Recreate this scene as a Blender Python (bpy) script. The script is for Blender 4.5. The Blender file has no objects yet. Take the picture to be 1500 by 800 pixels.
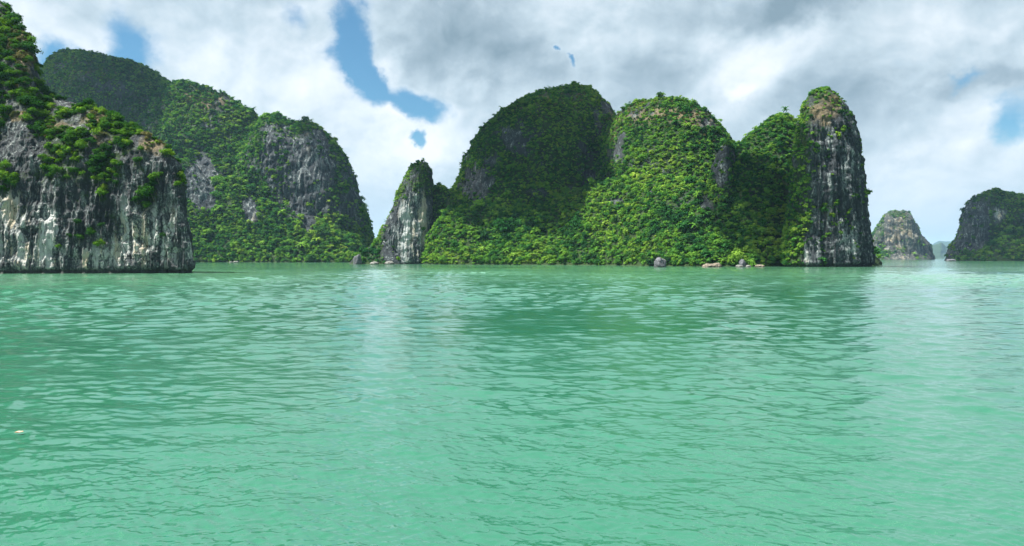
import bpy, math, random
import numpy as np

SC = bpy.context.scene
COL = SC.collection
R = math.radians
rng = np.random.default_rng(7)
random.seed(7)

# ------------------------------------------------------------------ camera
F = 1071.0            # focal length in photograph pixels (1500 wide)
CX, HY = 750.0, 378.0  # principal column, horizon row
EYE = 6.0
cam_d = bpy.data.cameras.new('camera')
cam = bpy.data.objects.new('camera', cam_d)
COL.objects.link(cam)
cam.location = (0, 0, EYE)
cam.rotation_euler = (R(90), 0, 0)
cam_d.sensor_width = 36
cam_d.lens = 36 * F / 1500
cam_d.shift_y = -(400 - HY) / 1500
cam_d.clip_start = 0.5
cam_d.clip_end = 40000
SC.camera = cam

# ------------------------------------------------------------------ light, exposure
SUN_EL, SUN_AZ = 60.0, -104.0      # degrees above horizon, degrees right of straight ahead
SUN_STRENGTH = 5.0
SKY_STRENGTH = 0.05
SC.view_settings.view_transform = 'Standard'
SC.view_settings.look = 'None'
SC.view_settings.exposure = 1.72
SC.view_settings.gamma = 1.0
SC.view_settings.use_curve_mapping = False
try:
    SC.cycles.max_bounces = 8
    SC.cycles.diffuse_bounces = 3
    SC.cycles.glossy_bounces = 3
    SC.cycles.transmission_bounces = 3
    SC.cycles.transparent_max_bounces = 6
    SC.cycles.volume_bounces = 0
    SC.cycles.sample_clamp_indirect = 4
    SC.cycles.sample_clamp_direct = 3
    SC.cycles.use_denoising = True
    SC.cycles.denoising_prefilter = 'ACCURATE'
except Exception:
    pass
sun_d = bpy.data.lights.new('sun', 'SUN')
sun_d.energy = SUN_STRENGTH
sun_d.angle = R(0.5)
sun_d.color = (1.0, 0.955, 0.88)
sun = bpy.data.objects.new('sun', sun_d)
COL.objects.link(sun)
sun.rotation_euler = (R(90 - SUN_EL), 0, R(180 - SUN_AZ))   # light comes from SUN_AZ right of +Y
SUNV = np.array([math.cos(R(SUN_EL)) * math.sin(R(SUN_AZ)), math.cos(R(SUN_EL)) * math.cos(R(SUN_AZ)), math.sin(R(SUN_EL))])


class NT:
    """Small helper to write node trees."""
    def __init__(self, tree):
        self.t = tree
        self.n = tree.nodes
        self.l = tree.links

    def new(self, kind, **kw):
        n = self.n.new(kind)
        for k, v in kw.items():
            setattr(n, k, v)
        return n

    def put(self, sock, v):
        if v is None:
            return
        if hasattr(v, 'is_output'):
            self.l.new(v, sock)
        else:
            if isinstance(v, (tuple, list)) and len(v) == 3 and sock.type == 'RGBA':
                v = (*v, 1)
            sock.default_value = v

    def m(self, op, a, b=None, c=None, clamp=False):
        n = self.new('ShaderNodeMath', operation=op, use_clamp=clamp)
        self.put(n.inputs[0], a)
        self.put(n.inputs[1], b)
        self.put(n.inputs[2], c)
        return n.outputs[0]

    def vm(self, op, a, b=None, s=None):
        n = self.new('ShaderNodeVectorMath', operation=op)
        self.put(n.inputs[0], a)
        self.put(n.inputs[1], b)
        if s is not None:
            self.put(n.inputs['Scale'], s)
        return n.outputs['Value'] if op in ('LENGTH', 'DOT_PRODUCT', 'DISTANCE') else n.outputs[0]

    def noise(self, vec, scale, detail=4, rough=0.5, dist=0.0, lac=2.0, color=False):
        n = self.new('ShaderNodeTexNoise')
        self.put(n.inputs['Vector'], vec)
        self.put(n.inputs['Scale'], scale)
        self.put(n.inputs['Detail'], detail)
        self.put(n.inputs['Roughness'], rough)
        self.put(n.inputs['Lacunarity'], lac)
        self.put(n.inputs['Distortion'], dist)
        return n.outputs['Color'] if color else n.outputs[0]

    def smooth(self, v, a, b, lo=0.0, hi=1.0):
        n = self.new('ShaderNodeMapRange', interpolation_type='SMOOTHSTEP')
        self.put(n.inputs[0], v)
        self.put(n.inputs[1], a)
        self.put(n.inputs[2], b)
        self.put(n.inputs[3], lo)
        self.put(n.inputs[4], hi)
        return n.outputs[0]

    def mix(self, f, a, b, mode='MIX'):
        n = self.new('ShaderNodeMix', data_type='RGBA', blend_type=mode)
        self.put(n.inputs[0], f)
        self.put(n.inputs[6], a)
        self.put(n.inputs[7], b)
        return n.outputs[2]

    def attr(self, name):
        return self.new('ShaderNodeAttribute', attribute_name=name).outputs['Fac']

    def ramp(self, v, stops):
        n = self.new('ShaderNodeValToRGB')
        e = n.color_ramp.elements
        while len(e) < len(stops):
            e.new(0.5)
        for k, (p, c) in enumerate(stops):
            e[k].position = p
            e[k].color = (*c, 1)
        self.put(n.inputs[0], v)
        return n.outputs[0]


# ------------------------------------------------------------------ sky: Nishita blue behind a broken layer of cumulus
def build_world():
    w = bpy.data.worlds.new('World')
    SC.world = w
    w.use_nodes = True
    T = NT(w.node_tree)
    T.n.clear()
    out = T.new('ShaderNodeOutputWorld')
    bg = T.new('ShaderNodeBackground')
    bg.inputs[1].default_value = SKY_STRENGTH
    sky = T.new('ShaderNodeTexSky', sky_type='NISHITA', sun_disc=False)
    sky.sun_elevation = R(SUN_EL)
    sky.sun_rotation = R(SUN_AZ)
    sky.altitude = 0
    sky.air_density = 1.0
    sky.dust_density = 0.6
    sky.ozone_density = 2.0
    d = T.new('ShaderNodeTexCoord').outputs['Generated']
    sep = T.new('ShaderNodeSeparateXYZ')
    T.put(sep.inputs[0], d)
    x, y, z = sep.outputs
    az = T.m('ARCTAN2', x, y)
    el = T.m('ARCSINE', T.m('MAXIMUM', z, -0.05))
    comb = T.new('ShaderNodeCombineXYZ')
    T.put(comb.inputs[0], az)
    T.put(comb.inputs[1], el)
    q = comb.outputs[0]
    # stretched coordinates so the clouds flatten towards the horizon
    comb2 = T.new('ShaderNodeCombineXYZ')
    T.put(comb2.inputs[0], az)
    T.put(comb2.inputs[1], T.m('MULTIPLY', T.m('POWER', T.m('MAXIMUM', el, 0.0), 0.9), 1.12))
    qc = comb2.outputs[0]

    warp = T.vm('SUBTRACT', T.noise(qc, 6.0, 7, 0.6, color=True), (0.5, 0.5, 0.5))
    qw = T.vm('ADD', q, T.vm('SCALE', warp, s=0.13))
    qw2 = T.vm('ADD', q, T.vm('SCALE', warp, s=0.15))

    def ang(px, py):
        a = math.atan((px - CX) / F)
        return a, math.atan((HY - py) / F * math.cos(a))

    def blob(vec, px, py, rx, ry, rot=0.0):
        a, e = ang(px, py)
        mp = T.new('ShaderNodeMapping', vector_type='TEXTURE')
        mp.inputs['Location'].default_value = (a, e, 0)
        mp.inputs['Rotation'].default_value = (0, 0, R(rot))
        mp.inputs['Scale'].default_value = (rx / F, ry / F, 1)
        T.put(mp.inputs['Vector'], vec)
        r = T.vm('LENGTH', mp.outputs[0])
        return T.smooth(r, 0.0, 1.0, 1.0, 0.0)

    def total(vec, items):
        acc = None
        for (px, py, rx, ry, rot, k) in items:
            b = T.m('MULTIPLY', blob(vec, px, py, rx, ry, rot), k)
            acc = b if acc is None else T.m('ADD', acc, b)
        return acc

    # openings in the cloud layer (blue sky shows), measured as directions
    holes = total(qw2, [(520, 40, 62, 125, -6, 0.95), (535, 120, 40, 80, -4, 0.85), (600, 152, 85, 40, -22, 0.95), (612, 208, 26, 16, 0, 0.8),
                        (205, 65, 58, 100, 28, 0.68), (85, 75, 58, 58, 0, 0.68), (140, 85, 90, 30, 0, 0.42),
                        (425, 25, 40, 35, 0, 0.36), (811, 62, 15, 13, 0, 0.8), (831, 82, 11, 20, 10, 0.75), (1495, 180, 40, 50, 0, 0.56), (1412, 130, 26, 16, 0, 0.42), (1275, 10, 60, 30, 0, .0)])
    n1 = T.noise(qc, 8.0, 9, 0.60, 0.25)
    dens = T.m('SUBTRACT', T.m('ADD', T.m('MULTIPLY', T.m('SUBTRACT', n1, 0.5), 1.5), 0.40), holes)
    cover = T.smooth(dens, -0.34, 0.26)
    # relief: difference of the cloud height field towards the sun gives lit and shaded sides of each puff
    off = (-0.014, 0.022, 0.0)
    nA = T.noise(qc, 6.5, 7, 0.52, 0.35)
    nB = T.noise(T.vm('ADD', qc, off), 6.5, 7, 0.52, 0.35)
    rel = T.m('ADD', T.m('MULTIPLY', T.m('SUBTRACT', nA, nB), 1.3), T.m('MULTIPLY', T.m('SUBTRACT', T.noise(qc, 17.0, 6, 0.55, 0.4), T.noise(T.vm('ADD', qc, (-0.007, 0.010, 0.0)), 17.0, 6, 0.55, 0.4)), 0.5))
    big = T.noise(qc, 3.2, 5, 0.55)
    tone = total(qw, [
        # bright cumulus
        (570, 200, 130, 100, 0, 0.32), (440, 110, 170, 110, 0, 0.22), (640, 230, 90, 70, 0, 0.22), (300, 60, 120, 90, 0, 0.12), (60, 40, 160, 60, 0, 0.22),
        (555, 150, 60, 30, 0, .25), (655, 175, 45, 25, 0, .15), (570, 85, 30, 45, 0, .18),
        (1090, 90, 130, 80, 0, 0.25), (1095, 118, 40, 18, 0, 0.25), (1420, 215, 120, 80, 0, 0.25), (1380, 60, 200, 60, 0, 0.10), (1330, 285, 130, 50, 0, 0.16),
        (840, 20, 110, 50, 0, 0.12), (700, 130, 70, 40, 0, 0.08),
        # grey undersides
        (680, 60, 170, 90, -12, -0.30), (950, 100, 130, 70, 0, -0.22), (1180, 5, 150, 40, 0, -0.36), (1200, 150, 150, 60, 0, -0.22), (1330, 200, 90, 50, 0, -0.14),
        (300, 20, 160, 40, 0, -0.06), (1000, 20, 100, 40, 0, -0.12), (1420, 130, 130, 25, 0, -0.2), (780, 100, 120, 40, 0, -0.12),
        (500, 310, 120, 60, 0, -0.10)])
    val = T.m('ADD', T.m('ADD', T.m('ADD', 0.60, T.m('MULTIPLY', tone, 1.2)), rel), T.m('MULTIPLY', T.m('SUBTRACT', big, 0.5), 0.4))
    thick = T.smooth(dens, 0.0, 0.5)
    val = T.m('SUBTRACT', val, T.m('MULTIPLY', thick, 0.10))
    ccol = T.ramp(val, [(0.0, (0.24, 0.34, 0.41)), (0.28, (0.37, 0.48, 0.56)), (0.52, (0.54, 0.66, 0.74)), (0.75, (0.74, 0.83, 0.90)), (1.0, (0.93, 0.97, 1.0))])
    # towards the horizon the layer merges into one pale veil
    veil = T.smooth(el, 0.0, 0.16, 0.75, 0.0)
    ccol = T.mix(veil, ccol, (0.62, 0.74, 0.82))
    cover = T.m('MAXIMUM', cover, T.smooth(el, 0.02, 0.17, 0.95, 0.0))
    ccol = T.vm('SCALE', ccol, s=0.335 / SKY_STRENGTH)
    blue = T.mix(1.0, sky.outputs[0], (0.43, 0.72, 0.78), 'MULTIPLY')
    fin = T.mix(cover, blue, ccol)
    T.put(bg.inputs[0], fin)
    T.l.new(bg.outputs[0], out.inputs[0])


build_world()


# ------------------------------------------------------------------ numpy noise
def _hash(ix, iy, iz, seed):
    h = (ix.astype(np.int64) * 374761393 + iy.astype(np.int64) * 668265263 + iz.astype(np.int64) * 2147483647 + seed * 974634777) & 0xFFFFFFFF
    h = ((h ^ (h >> 13)) * 1274126177) & 0xFFFFFFFF
    h = ((h ^ (h >> 16)) * 2246822519) & 0xFFFFFFFF
    return ((h ^ (h >> 15)) & 0xFFFFFF) / float(0xFFFFFF)


def vnoise(P, seed=0):
    """value noise, about -1..1"""
    i = np.floor(P)
    f = P - i
    u = f * f * f * (f * (f * 6 - 15) + 10)
    i = i.astype(np.int64)
    r = 0
    for dx in (0, 1):
        wx = u[..., 0] if dx else 1 - u[..., 0]
        for dy in (0, 1):
            wy = u[..., 1] if dy else 1 - u[..., 1]
            for dz in (0, 1):
                wz = u[..., 2] if dz else 1 - u[..., 2]
                r = r + wx * wy * wz * _hash(i[..., 0] + dx, i[..., 1] + dy, i[..., 2] + dz, seed)
    return r * 2 - 1


_ROT = np.array([[0.36, 0.48, -0.8], [-0.8, 0.60, 0.0], [0.48, 0.64, 0.6]])


def fbm(P, seed=0, octaves=4, gain=0.5, ridged=False):
    a, s, tot = 1.0, 0.0, 0.0
    P = P @ _ROT.T
    for k in range(octaves):
        n = vnoise(P, seed + k * 17)
        if ridged:
            n = 1 - 2 * np.abs(n)
        s = s + a * n
        tot += a
        a *= gain
        P = (P * 2.03) @ _ROT.T + 11.3
    return s / tot


# ------------------------------------------------------------------ bookkeeping
def tag(o, label=None, cat=None, group=None, kind=None):
    if label:
        o['label'] = label
    if cat:
        o['category'] = cat
    if group:
        o['group'] = group
    if kind:
        o['kind'] = kind
    return o


def mesh_from(name, V, Fq=None, Ft=None, smooth=False, attrs=None):
    """mesh from numpy arrays: quads and/or triangles"""
    me = bpy.data.meshes.new(name)
    V = np.ascontiguousarray(V, dtype=np.float32)
    loops, starts = [], []
    n = 0
    if Fq is not None and len(Fq):
        loops.append(np.asarray(Fq, dtype=np.int32).ravel())
        starts.append(np.arange(len(Fq), dtype=np.int32) * 4)
        n = len(Fq) * 4
    if Ft is not None and len(Ft):
        loops.append(np.asarray(Ft, dtype=np.int32).ravel())
        starts.append(n + np.arange(len(Ft), dtype=np.int32) * 3)
    me.vertices.add(len(V))
    me.vertices.foreach_set('co', V.ravel())
    if loops:
        loops = np.concatenate(loops)
        starts = np.concatenate(starts)
        me.loops.add(len(loops))
        me.loops.foreach_set('vertex_index', loops)
        me.polygons.add(len(starts))
        me.polygons.foreach_set('loop_start', starts)
        if smooth:
            me.polygons.foreach_set('use_smooth', np.ones(len(starts), dtype=bool))
    for k, a in (attrs or {}).items():
        a = np.asarray(a)
        if a.ndim == 2:
            at = me.attributes.new(k, 'FLOAT_VECTOR', 'POINT')
            at.data.foreach_set('vector', a.astype(np.float32).ravel())
        elif a.dtype.kind == 'i':
            at = me.attributes.new(k, 'INT', 'POINT')
            at.data.foreach_set('value', a.astype(np.int32))
        else:
            at = me.attributes.new(k, 'FLOAT', 'POINT')
            at.data.foreach_set('value', a.astype(np.float32))
    me.update(calc_edges=True)
    me.validate()
    return me


def link(name, me, mat=None, parent=None):
    o = bpy.data.objects.new(name, me)
    COL.objects.link(o)
    if mat:
        if not me.materials:
            me.materials.append(mat)
    if parent:
        o.parent = parent
    return o


# ------------------------------------------------------------------ materials
def new_mat(name):
    m = bpy.data.materials.new(name)
    m.use_nodes = True
    T = NT(m.node_tree)
    T.n.clear()
    out = T.new('ShaderNodeOutputMaterial')
    return m, T, out


def limestone(name, s=1.0, tint=(1, 1, 1), crack=0.0):
    """karst limestone: grey with vertical black and pale drip streaks, cream scars, moss and undergrowth; s = size of the pattern in metres-ish"""
    m, T, out = new_mat(name)
    P = T.new('ShaderNodeNewGeometry').outputs['Position']
    pv = T.vm('MULTIPLY', P, (1.0, 1.0, 0.09))
    pv = T.vm('ADD', pv, T.vm('SCALE', T.vm('SUBTRACT', T.noise(P, 0.12 / s, 3, 0.5, color=True), (0.5, 0.5, 0.5)), s=4.0 * s))
    streak = T.noise(pv, 0.55 / s, 6, 0.62)
    streak2 = T.noise(pv, 2.0 / s, 4, 0.6)
    blotch = T.noise(P, 0.11 / s, 6, 0.6)
    fine = T.noise(P, 1.3 / s, 6, 0.68)
    pale = T.attr('pale')
    veg = T.attr('veg')
    dry = T.attr('dry')
    v = T.m('ADD', T.m('MULTIPLY', T.m('SUBTRACT', streak, 0.5), 1.9), T.m('MULTIPLY', T.m('SUBTRACT', streak2, 0.5), 1.3))
    v = T.m('ADD', v, T.m('MULTIPLY', T.m('SUBTRACT', blotch, 0.5), 1.0))
    v = T.m('ADD', v, T.m('MULTIPLY', T.m('SUBTRACT', fine, 0.5), 1.2))
    v = T.m('ADD', T.m('MULTIPLY', v, 1.15), T.m('ADD', T.m('MULTIPLY', pale, 0.36), 0.08))
    rock = T.ramp(v, [(0.05, (0.028, 0.032, 0.036)), (0.30, (0.076, 0.088, 0.090)), (0.52, (0.185, 0.202, 0.196)), (0.75, (0.40, 0.395, 0.37)), (1.0, (0.62, 0.60, 0.55))])
    cream = T.m('MULTIPLY', T.smooth(T.noise(pv, 0.22 / s, 3, 0.5), 0.54, 0.66), T.m('MULTIPLY', T.smooth(v, 0.4, 0.75), T.smooth(pale, 0.2, 0.8)), clamp=True)
    rock = T.mix(T.m('MULTIPLY', cream, 0.75), rock, (0.50, 0.36, 0.20))
    scar = T.m('MULTIPLY', T.smooth(T.m('ADD', T.noise(pv, 0.20 / s, 6, 0.62), T.m('MULTIPLY', T.m('SUBTRACT', pale, 0.5), 0.12)), 0.52, 0.58), T.smooth(pale, 0.15, 0.6))
    scarc = T.mix(T.smooth(T.noise(pv, 0.16 / s, 3), 0.45, 0.6), T.mix(T.noise(P, 1.0 / s, 4), (0.36, 0.37, 0.37), (0.66, 0.65, 0.61)), T.mix(T.noise(P, 0.8 / s, 4), (0.42, 0.32, 0.20), (0.62, 0.54, 0.42)))
    rock = T.mix(T.m('MULTIPLY', scar, 0.65), rock, scarc)
    drip = T.smooth(T.noise(T.vm('MULTIPLY', pv, (1.0, 1.0, 0.3)), 1.1 / s, 4, 0.6), 0.55, 0.64)
    drip = T.m('MULTIPLY', drip, T.smooth(blotch, 0.38, 0.58))
    rock = T.mix(T.m('MULTIPLY', drip, 0.75), rock, (0.030, 0.034, 0.038))
    rock = T.mix(1.0, rock, tint, 'MULTIPLY')
    if crack > 0:
        pw = T.vm('ADD', P, T.vm('SCALE', T.vm('SUBTRACT', T.noise(P, 0.35 / s, 4, 0.6, color=True), (0.5, 0.5, 0.5)), s=2.2 * s))
        vo = T.new('ShaderNodeTexVoronoi', feature='DISTANCE_TO_EDGE')
        T.put(vo.inputs['Vector'], T.vm('MULTIPLY', pw, (1.0, 1.0, 0.8)))
        T.put(vo.inputs['Scale'], 0.27 / s)
        cr = T.m('MULTIPLY', T.smooth(vo.outputs['Distance'], 0.0, 0.045, 1.0, 0.0), T.m('MULTIPLY', T.attr('block'), crack), clamp=True)
        rock = T.mix(T.m('MULTIPLY', cr, 0.85), rock, (0.03, 0.032, 0.035))
    # black tide band along the waterline
    sz = T.new('ShaderNodeSeparateXYZ')
    T.put(sz.inputs[0], P)
    tide = T.smooth(T.m('SUBTRACT', sz.outputs[2], T.m('MULTIPLY', T.noise(P, 0.25, 3), 1.6)), 0.2, 1.1, 0.85, 0.0)
    rock = T.mix(tide, rock, (0.03, 0.034, 0.03))
    # moss in the hollows of vegetated rock, undergrowth where the forest stands, dry grass
    green = T.mix(T.noise(P, 0.5 / s, 5, 0.65), (0.007, 0.020, 0.006), (0.032, 0.058, 0.014))
    gm = T.smooth(T.m('ADD', veg, T.m('MULTIPLY', T.m('SUBTRACT', fine, 0.5), 1.5)), 0.32, 0.62)
    c = T.mix(gm, rock, green)
    dg = T.mix(T.noise(P, 0.9 / s, 5, 0.65), (0.080, 0.060, 0.034), (0.17, 0.135, 0.078))
    dm = T.smooth(T.m('ADD', dry, T.m('MULTIPLY', T.m('SUBTRACT', blotch, 0.5), 1.6)), 0.35, 0.65)
    c = T.mix(T.m('MULTIPLY', dm, 0.85), c, dg)
    b = T.new('ShaderNodeBsdfPrincipled')
    T.put(b.inputs['Base Color'], c)
    b.inputs['Roughness'].default_value = 0.9
    b.inputs['Specular IOR Level'].default_value = 0.2
    bp = T.new('ShaderNodeBump')
    bp.inputs['Strength'].default_value = 0.9
    bp.inputs['Distance'].default_value = 1.0 * s
    h = T.m('ADD', T.m('MULTIPLY', fine, 0.8), T.m('MULTIPLY', streak, 0.9))
    h = T.m('ADD', h, T.m('MULTIPLY', streak2, 0.35))
    if crack > 0:
        h = T.m('SUBTRACT', h, T.m('MULTIPLY', cr, 0.5))
    T.put(bp.inputs['Height'], h)
    T.l.new(bp.outputs[0], b.inputs['Normal'])
    T.l.new(b.outputs[0], out.inputs[0])
    return m


def foliage(name, stops, trans=0.3, patch=0.02):
    m, T, out = new_mat(name)
    P = T.new('ShaderNodeNewGeometry').outputs['Position']
    rnd = T.new('ShaderNodeObjectInfo').outputs['Random']
    v = T.m('ADD', T.m('MULTIPLY', rnd, 0.60), T.m('ADD', 0.24, T.m('MULTIPLY', T.m('SUBTRACT', T.noise(P, patch, 4, 0.6), 0.5), 1.5)))
    v = T.m('ADD', v, T.m('MULTIPLY', T.m('SUBTRACT', T.noise(P, 0.8, 3, 0.6), 0.5), 0.35))
    c = T.ramp(v, stops)
    d = T.new('ShaderNodeBsdfDiffuse')
    T.put(d.inputs[0], c)
    t = T.new('ShaderNodeBsdfTranslucent')
    T.put(t.inputs[0], T.mix(1.0, c, (0.85, 1.25, 0.5), 'MULTIPLY'))
    mx = T.new('ShaderNodeMixShader')
    mx.inputs[0].default_value = trans
    T.l.new(d.outputs[0], mx.inputs[1])
    T.l.new(t.outputs[0], mx.inputs[2])
    T.l.new(mx.outputs[0], out.inputs[0])
    return m


M_FOREST = foliage('forest_leaves', [(0.08, (0.011, 0.050, 0.019)), (0.38, (0.032, 0.115, 0.024)), (0.66, (0.105, 0.220, 0.028)), (1.0, (0.190, 0.270, 0.040))])
M_SHRUB = foliage('shrub_leaves', [(0.12, (0.012, 0.042, 0.012)), (0.48, (0.030, 0.090, 0.014)), (0.78, (0.095, 0.19, 0.018)), (1.0, (0.20, 0.27, 0.030))], patch=0.05)
M_DRY = foliage('dry_leaves', [(0.10, (0.035, 0.050, 0.018)), (0.45, (0.080, 0.085, 0.034)), (0.75, (0.145, 0.120, 0.055)), (1.0, (0.12, 0.14, 0.04))], patch=0.05)


def bark_mat():
    m, T, out = new_mat('bark')
    P = T.new('ShaderNodeNewGeometry').outputs['Position']
    b = T.new('ShaderNodeBsdfPrincipled')
    T.put(b.inputs['Base Color'], T.mix(T.noise(P, 4, 4), (0.05, 0.04, 0.03), (0.14, 0.12, 0.10)))
    b.inputs['Roughness'].default_value = 0.9
    T.l.new(b.outputs[0], out.inputs[0])
    return m


M_BARK = bark_mat()
M_NEAR = limestone('limestone_near', 1.0, tint=(0.86, 0.88, 0.88), crack=1.0)
M_ROCK = limestone('limestone', 2.0, tint=(0.74, 0.79, 0.82))
M_FAR = limestone('limestone_far', 4.0, tint=(0.85, 0.80, 0.70))


# ------------------------------------------------------------------ karst hills: lofted solids with real depth
def interp_keys(keys, x):
    k = np.array(keys, dtype=float)
    return np.interp(x, k[:, 0], k[:, 1])


def resample(pts, step):
    p = np.array(pts, dtype=float)
    seg = np.hypot(np.diff(p[:, 0]), np.diff(p[:, 1]))
    s = np.concatenate([[0], np.cumsum(seg)])
    n = max(8, int(s[-1] / step))
    t = np.linspace(0, s[-1], n)
    # gentle rounding of the polyline
    x = np.interp(t, s, p[:, 0])
    y = np.interp(t, s, p[:, 1])
    k = max(1, int(2.5 / step))
    ker = np.ones(2 * k + 1) / (2 * k + 1)
    xs = np.convolve(np.pad(x, k, mode='edge'), ker, mode='valid')
    ys = np.convolve(np.pad(y, k, mode='edge'), ker, mode='valid')
    return xs, ys


def proj(V):
    return CX + F * V[:, 0] / V[:, 1], HY - F * (V[:, 2] - EYE) / V[:, 1]


def spots(px, py, items):
    acc = np.zeros_like(px)
    for (cx, cy, rx, ry, k) in items:
        r = np.hypot((px - cx) / rx, (py - cy) / ry)
        acc += k * np.clip(1.35 - r, 0, 1)
    return acc


def lobe(ridge, foot, top, back, prof, step, seed, rough=1.0, flute=1.0, ends=0.55, size=1.0, backprof=None):
    """One karst tower. ridge: crest line seen from the boat (photo pixels); foot / top / back: distance of the front foot, the crest and the rear foot
    (number or keys over the pixel column); prof: front section (depth fraction, height fraction). step in metres."""
    f0 = foot if not np.isscalar(foot) else [(0, foot)]
    t0 = top if not np.isscalar(top) else [(0, top)]
    b0 = back if not np.isscalar(back) else [(0, back)]
    meanD = np.mean([k[1] for k in t0])
    px, py = resample(ridge, step * F / meanD)
    n = len(px)
    Dt, Df, Db = interp_keys(t0, px), interp_keys(f0, px), interp_keys(b0, px)
    u = np.clip((px - px.min()) / max(1e-6, px.max() - px.min()), 0, 1)
    w = np.power(np.clip(1 - np.abs(2 * u - 1) ** 2.6, 0, 1), ends)
    w = np.maximum(w, 0.03)
    Df = Dt - (Dt - Df) * w
    Db = Dt + (Db - Dt) * w
    Zr = np.maximum(EYE + (HY - py) / F * Dt, -1.0)
    if not hasattr(prof[0][1], '__len__'):
        prof = [(0, prof)]
    H = max(5.0, Zr.max())
    Lf = np.median(Dt - Df)
    nf, curves = 12, []
    for (_, pf) in prof:
        pr = np.array(pf, dtype=float)
        seg = np.hypot(np.diff(pr[:, 0]) * Lf, np.diff(pr[:, 1]) * H)
        sl = np.concatenate([[0], np.cumsum(seg)])
        nf = max(nf, int(sl[-1] / step))
        curves.append((pr, sl / sl[-1]))
    tt = np.linspace(0, 1, nf)
    k = max(1, nf // 40)
    ker = np.ones(2 * k + 1) / (2 * k + 1)
    cs_, ch_ = [], []
    for (pr, sl) in curves:
        cs_.append(np.convolve(np.pad(np.interp(tt, sl, pr[:, 0]), k, mode='edge'), ker, mode='valid'))
        ch_.append(np.convolve(np.pad(np.interp(tt, sl, pr[:, 1]), k, mode='edge'), ker, mode='valid'))
    kx = np.array([q[0] for q in prof], dtype=float)
    wi = np.interp(px, kx, np.arange(len(kx)))
    i0 = np.clip(np.floor(wi).astype(int), 0, len(kx) - 1)
    i1 = np.clip(i0 + 1, 0, len(kx) - 1)
    fr = (wi - i0)[:, None]
    cs_, ch_ = np.array(cs_), np.array(ch_)
    SF = cs_[i0] * (1 - fr) + cs_[i1] * fr
    HF = ch_[i0] * (1 - fr) + ch_[i1] * fr
    nb = max(12, int(nf * 0.5))
    tb = np.linspace(0, 1, nb + 1)[1:]
    sb, hb = tb, np.sqrt(np.clip(1 - tb ** 2.4, 0, 1))
    Yf = Df[:, None] + (Dt - Df)[:, None] * SF
    Zf = -3 + (Zr + 3)[:, None] * HF
    # keep the crest the outermost line seen from the boat
    tan = (Zf - EYE) / Yf
    lim = ((Zr - EYE) / Dt)[:, None]
    ex = tan > lim
    Zf = np.where(ex, lim * Yf + EYE, Zf)
    Yb = Dt[:, None] + (Db - Dt)[:, None] * sb[None, :]
    Zb = -3 + (Zr + 3)[:, None] * hb[None, :]
    Y = np.concatenate([Yf, Yb], 1)
    Z = np.concatenate([Zf, Zb], 1)
    X = ((px - CX) / F)[:, None] * Y
    m = Y.shape[1]
    V = np.stack([X, Y, Z], -1)
    # normals of the smooth body
    du = np.gradient(V, axis=0)
    dv = np.gradient(V, axis=1)
    N = np.cross(du, dv)
    N /= np.linalg.norm(N, axis=-1, keepdims=True) + 1e-9
    if N[n // 2, nf // 2, 1] > 0:
        N = -N
    steep = np.clip(1.15 - np.abs(N[..., 2]) * 1.35, 0, 1)
    P = V.reshape(-1, 3)
    st = steep.reshape(-1)
    d = 3.2 * fbm(P / (26 * size), seed, 3) + 2.0 * fbm(P / (8 * size), seed + 3, 4, 0.58)
    fl = fbm(P * np.array([1, 1, 0.10]) / (5.0 * size), seed + 9, 3, 0.6, ridged=True)
    fl2 = fbm(P * np.array([1, 1, 0.16]) / (1.9 * size), seed + 13, 2, 0.5)
    d = d * rough + st * flute * (1.5 * fl + 0.55 * fl2)
    led = fbm(P * np.array([0.35, 0.35, 1.0]) / (4.5 * size), seed + 21, 3, 0.55)
    d = d + st * flute * 0.8 * led
    d = d * size
    d *= np.clip((P[:, 2] + 3) / 6.0, 0.35, 1)
    Nn = N.reshape(-1, 3).copy()
    Nn[:, 2] *= 0.6
    P = P + Nn * d[:, None]
    # wave-cut notch at the waterline of steep walls
    notch = np.exp(-((P[:, 2] - 0.9) / 0.9) ** 2) * st * min(1.2, 0.5 * size + 0.7)
    P = P - N.reshape(-1, 3) * notch[:, None] * np.array([1, 1, 0])
    idx = np.arange(n * m).reshape(n, m)
    Q = np.stack([idx[:-1, :-1], idx[1:, :-1], idx[1:, 1:], idx[:-1, 1:]], -1).reshape(-1, 4)
    front = np.zeros((n, m))
    front[:, :nf] = 1
    front[:, nf:nf + max(1, nb // 3)] = 1
    return {'V': P, 'Q': Q, 'steep': st, 'front': front.reshape(-1), 'hrel': np.clip(P[:, 2] / max(1.0, H), 0, 1)}


def build_hill(name, lobes, mat, label, veg_of, pale_spots=(), rock_spots=(), dry_spots=(), block_spots=(), seed=0, nscale=14.0):
    Vs, Qs, st, fr = [], [], [], []
    off = 0
    for L in lobes:
        Vs.append(L['V'])
        Qs.append(L['Q'] + off)
        st.append(L['steep'])
        fr.append(L['front'])
        off += len(L['V'])
    V, Q = np.concatenate(Vs), np.concatenate(Qs)
    st, fr = np.concatenate(st), np.concatenate(fr)
    px, py = proj(V)
    nz = fbm(V / nscale, seed + 100, 5, 0.68)
    veg = np.clip(veg_of(px, py, st, V) + 0.75 * nz - spots(px, py, rock_spots), 0, 1)
    pale = np.clip(spots(px, py, pale_spots) + 0.25 * fbm(V / 20, seed + 200, 2) - 0.9 * np.clip(veg - .4, 0, 1), 0, 1)
    dry = np.clip(spots(px, py, dry_spots), 0, 1)
    block = np.clip(spots(px, py, block_spots), 0, 1)
    me = mesh_from(name, V, Q, smooth=True, attrs={'veg': veg, 'pale': pale, 'dry': dry, 'block': block})
    o = link(name, me, mat)
    tag(o, label, 'hill', kind='structure')
    return {'o': o, 'V': V, 'Q': Q, 'veg': veg, 'dry': dry, 'front': fr, 'steep': st}


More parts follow.
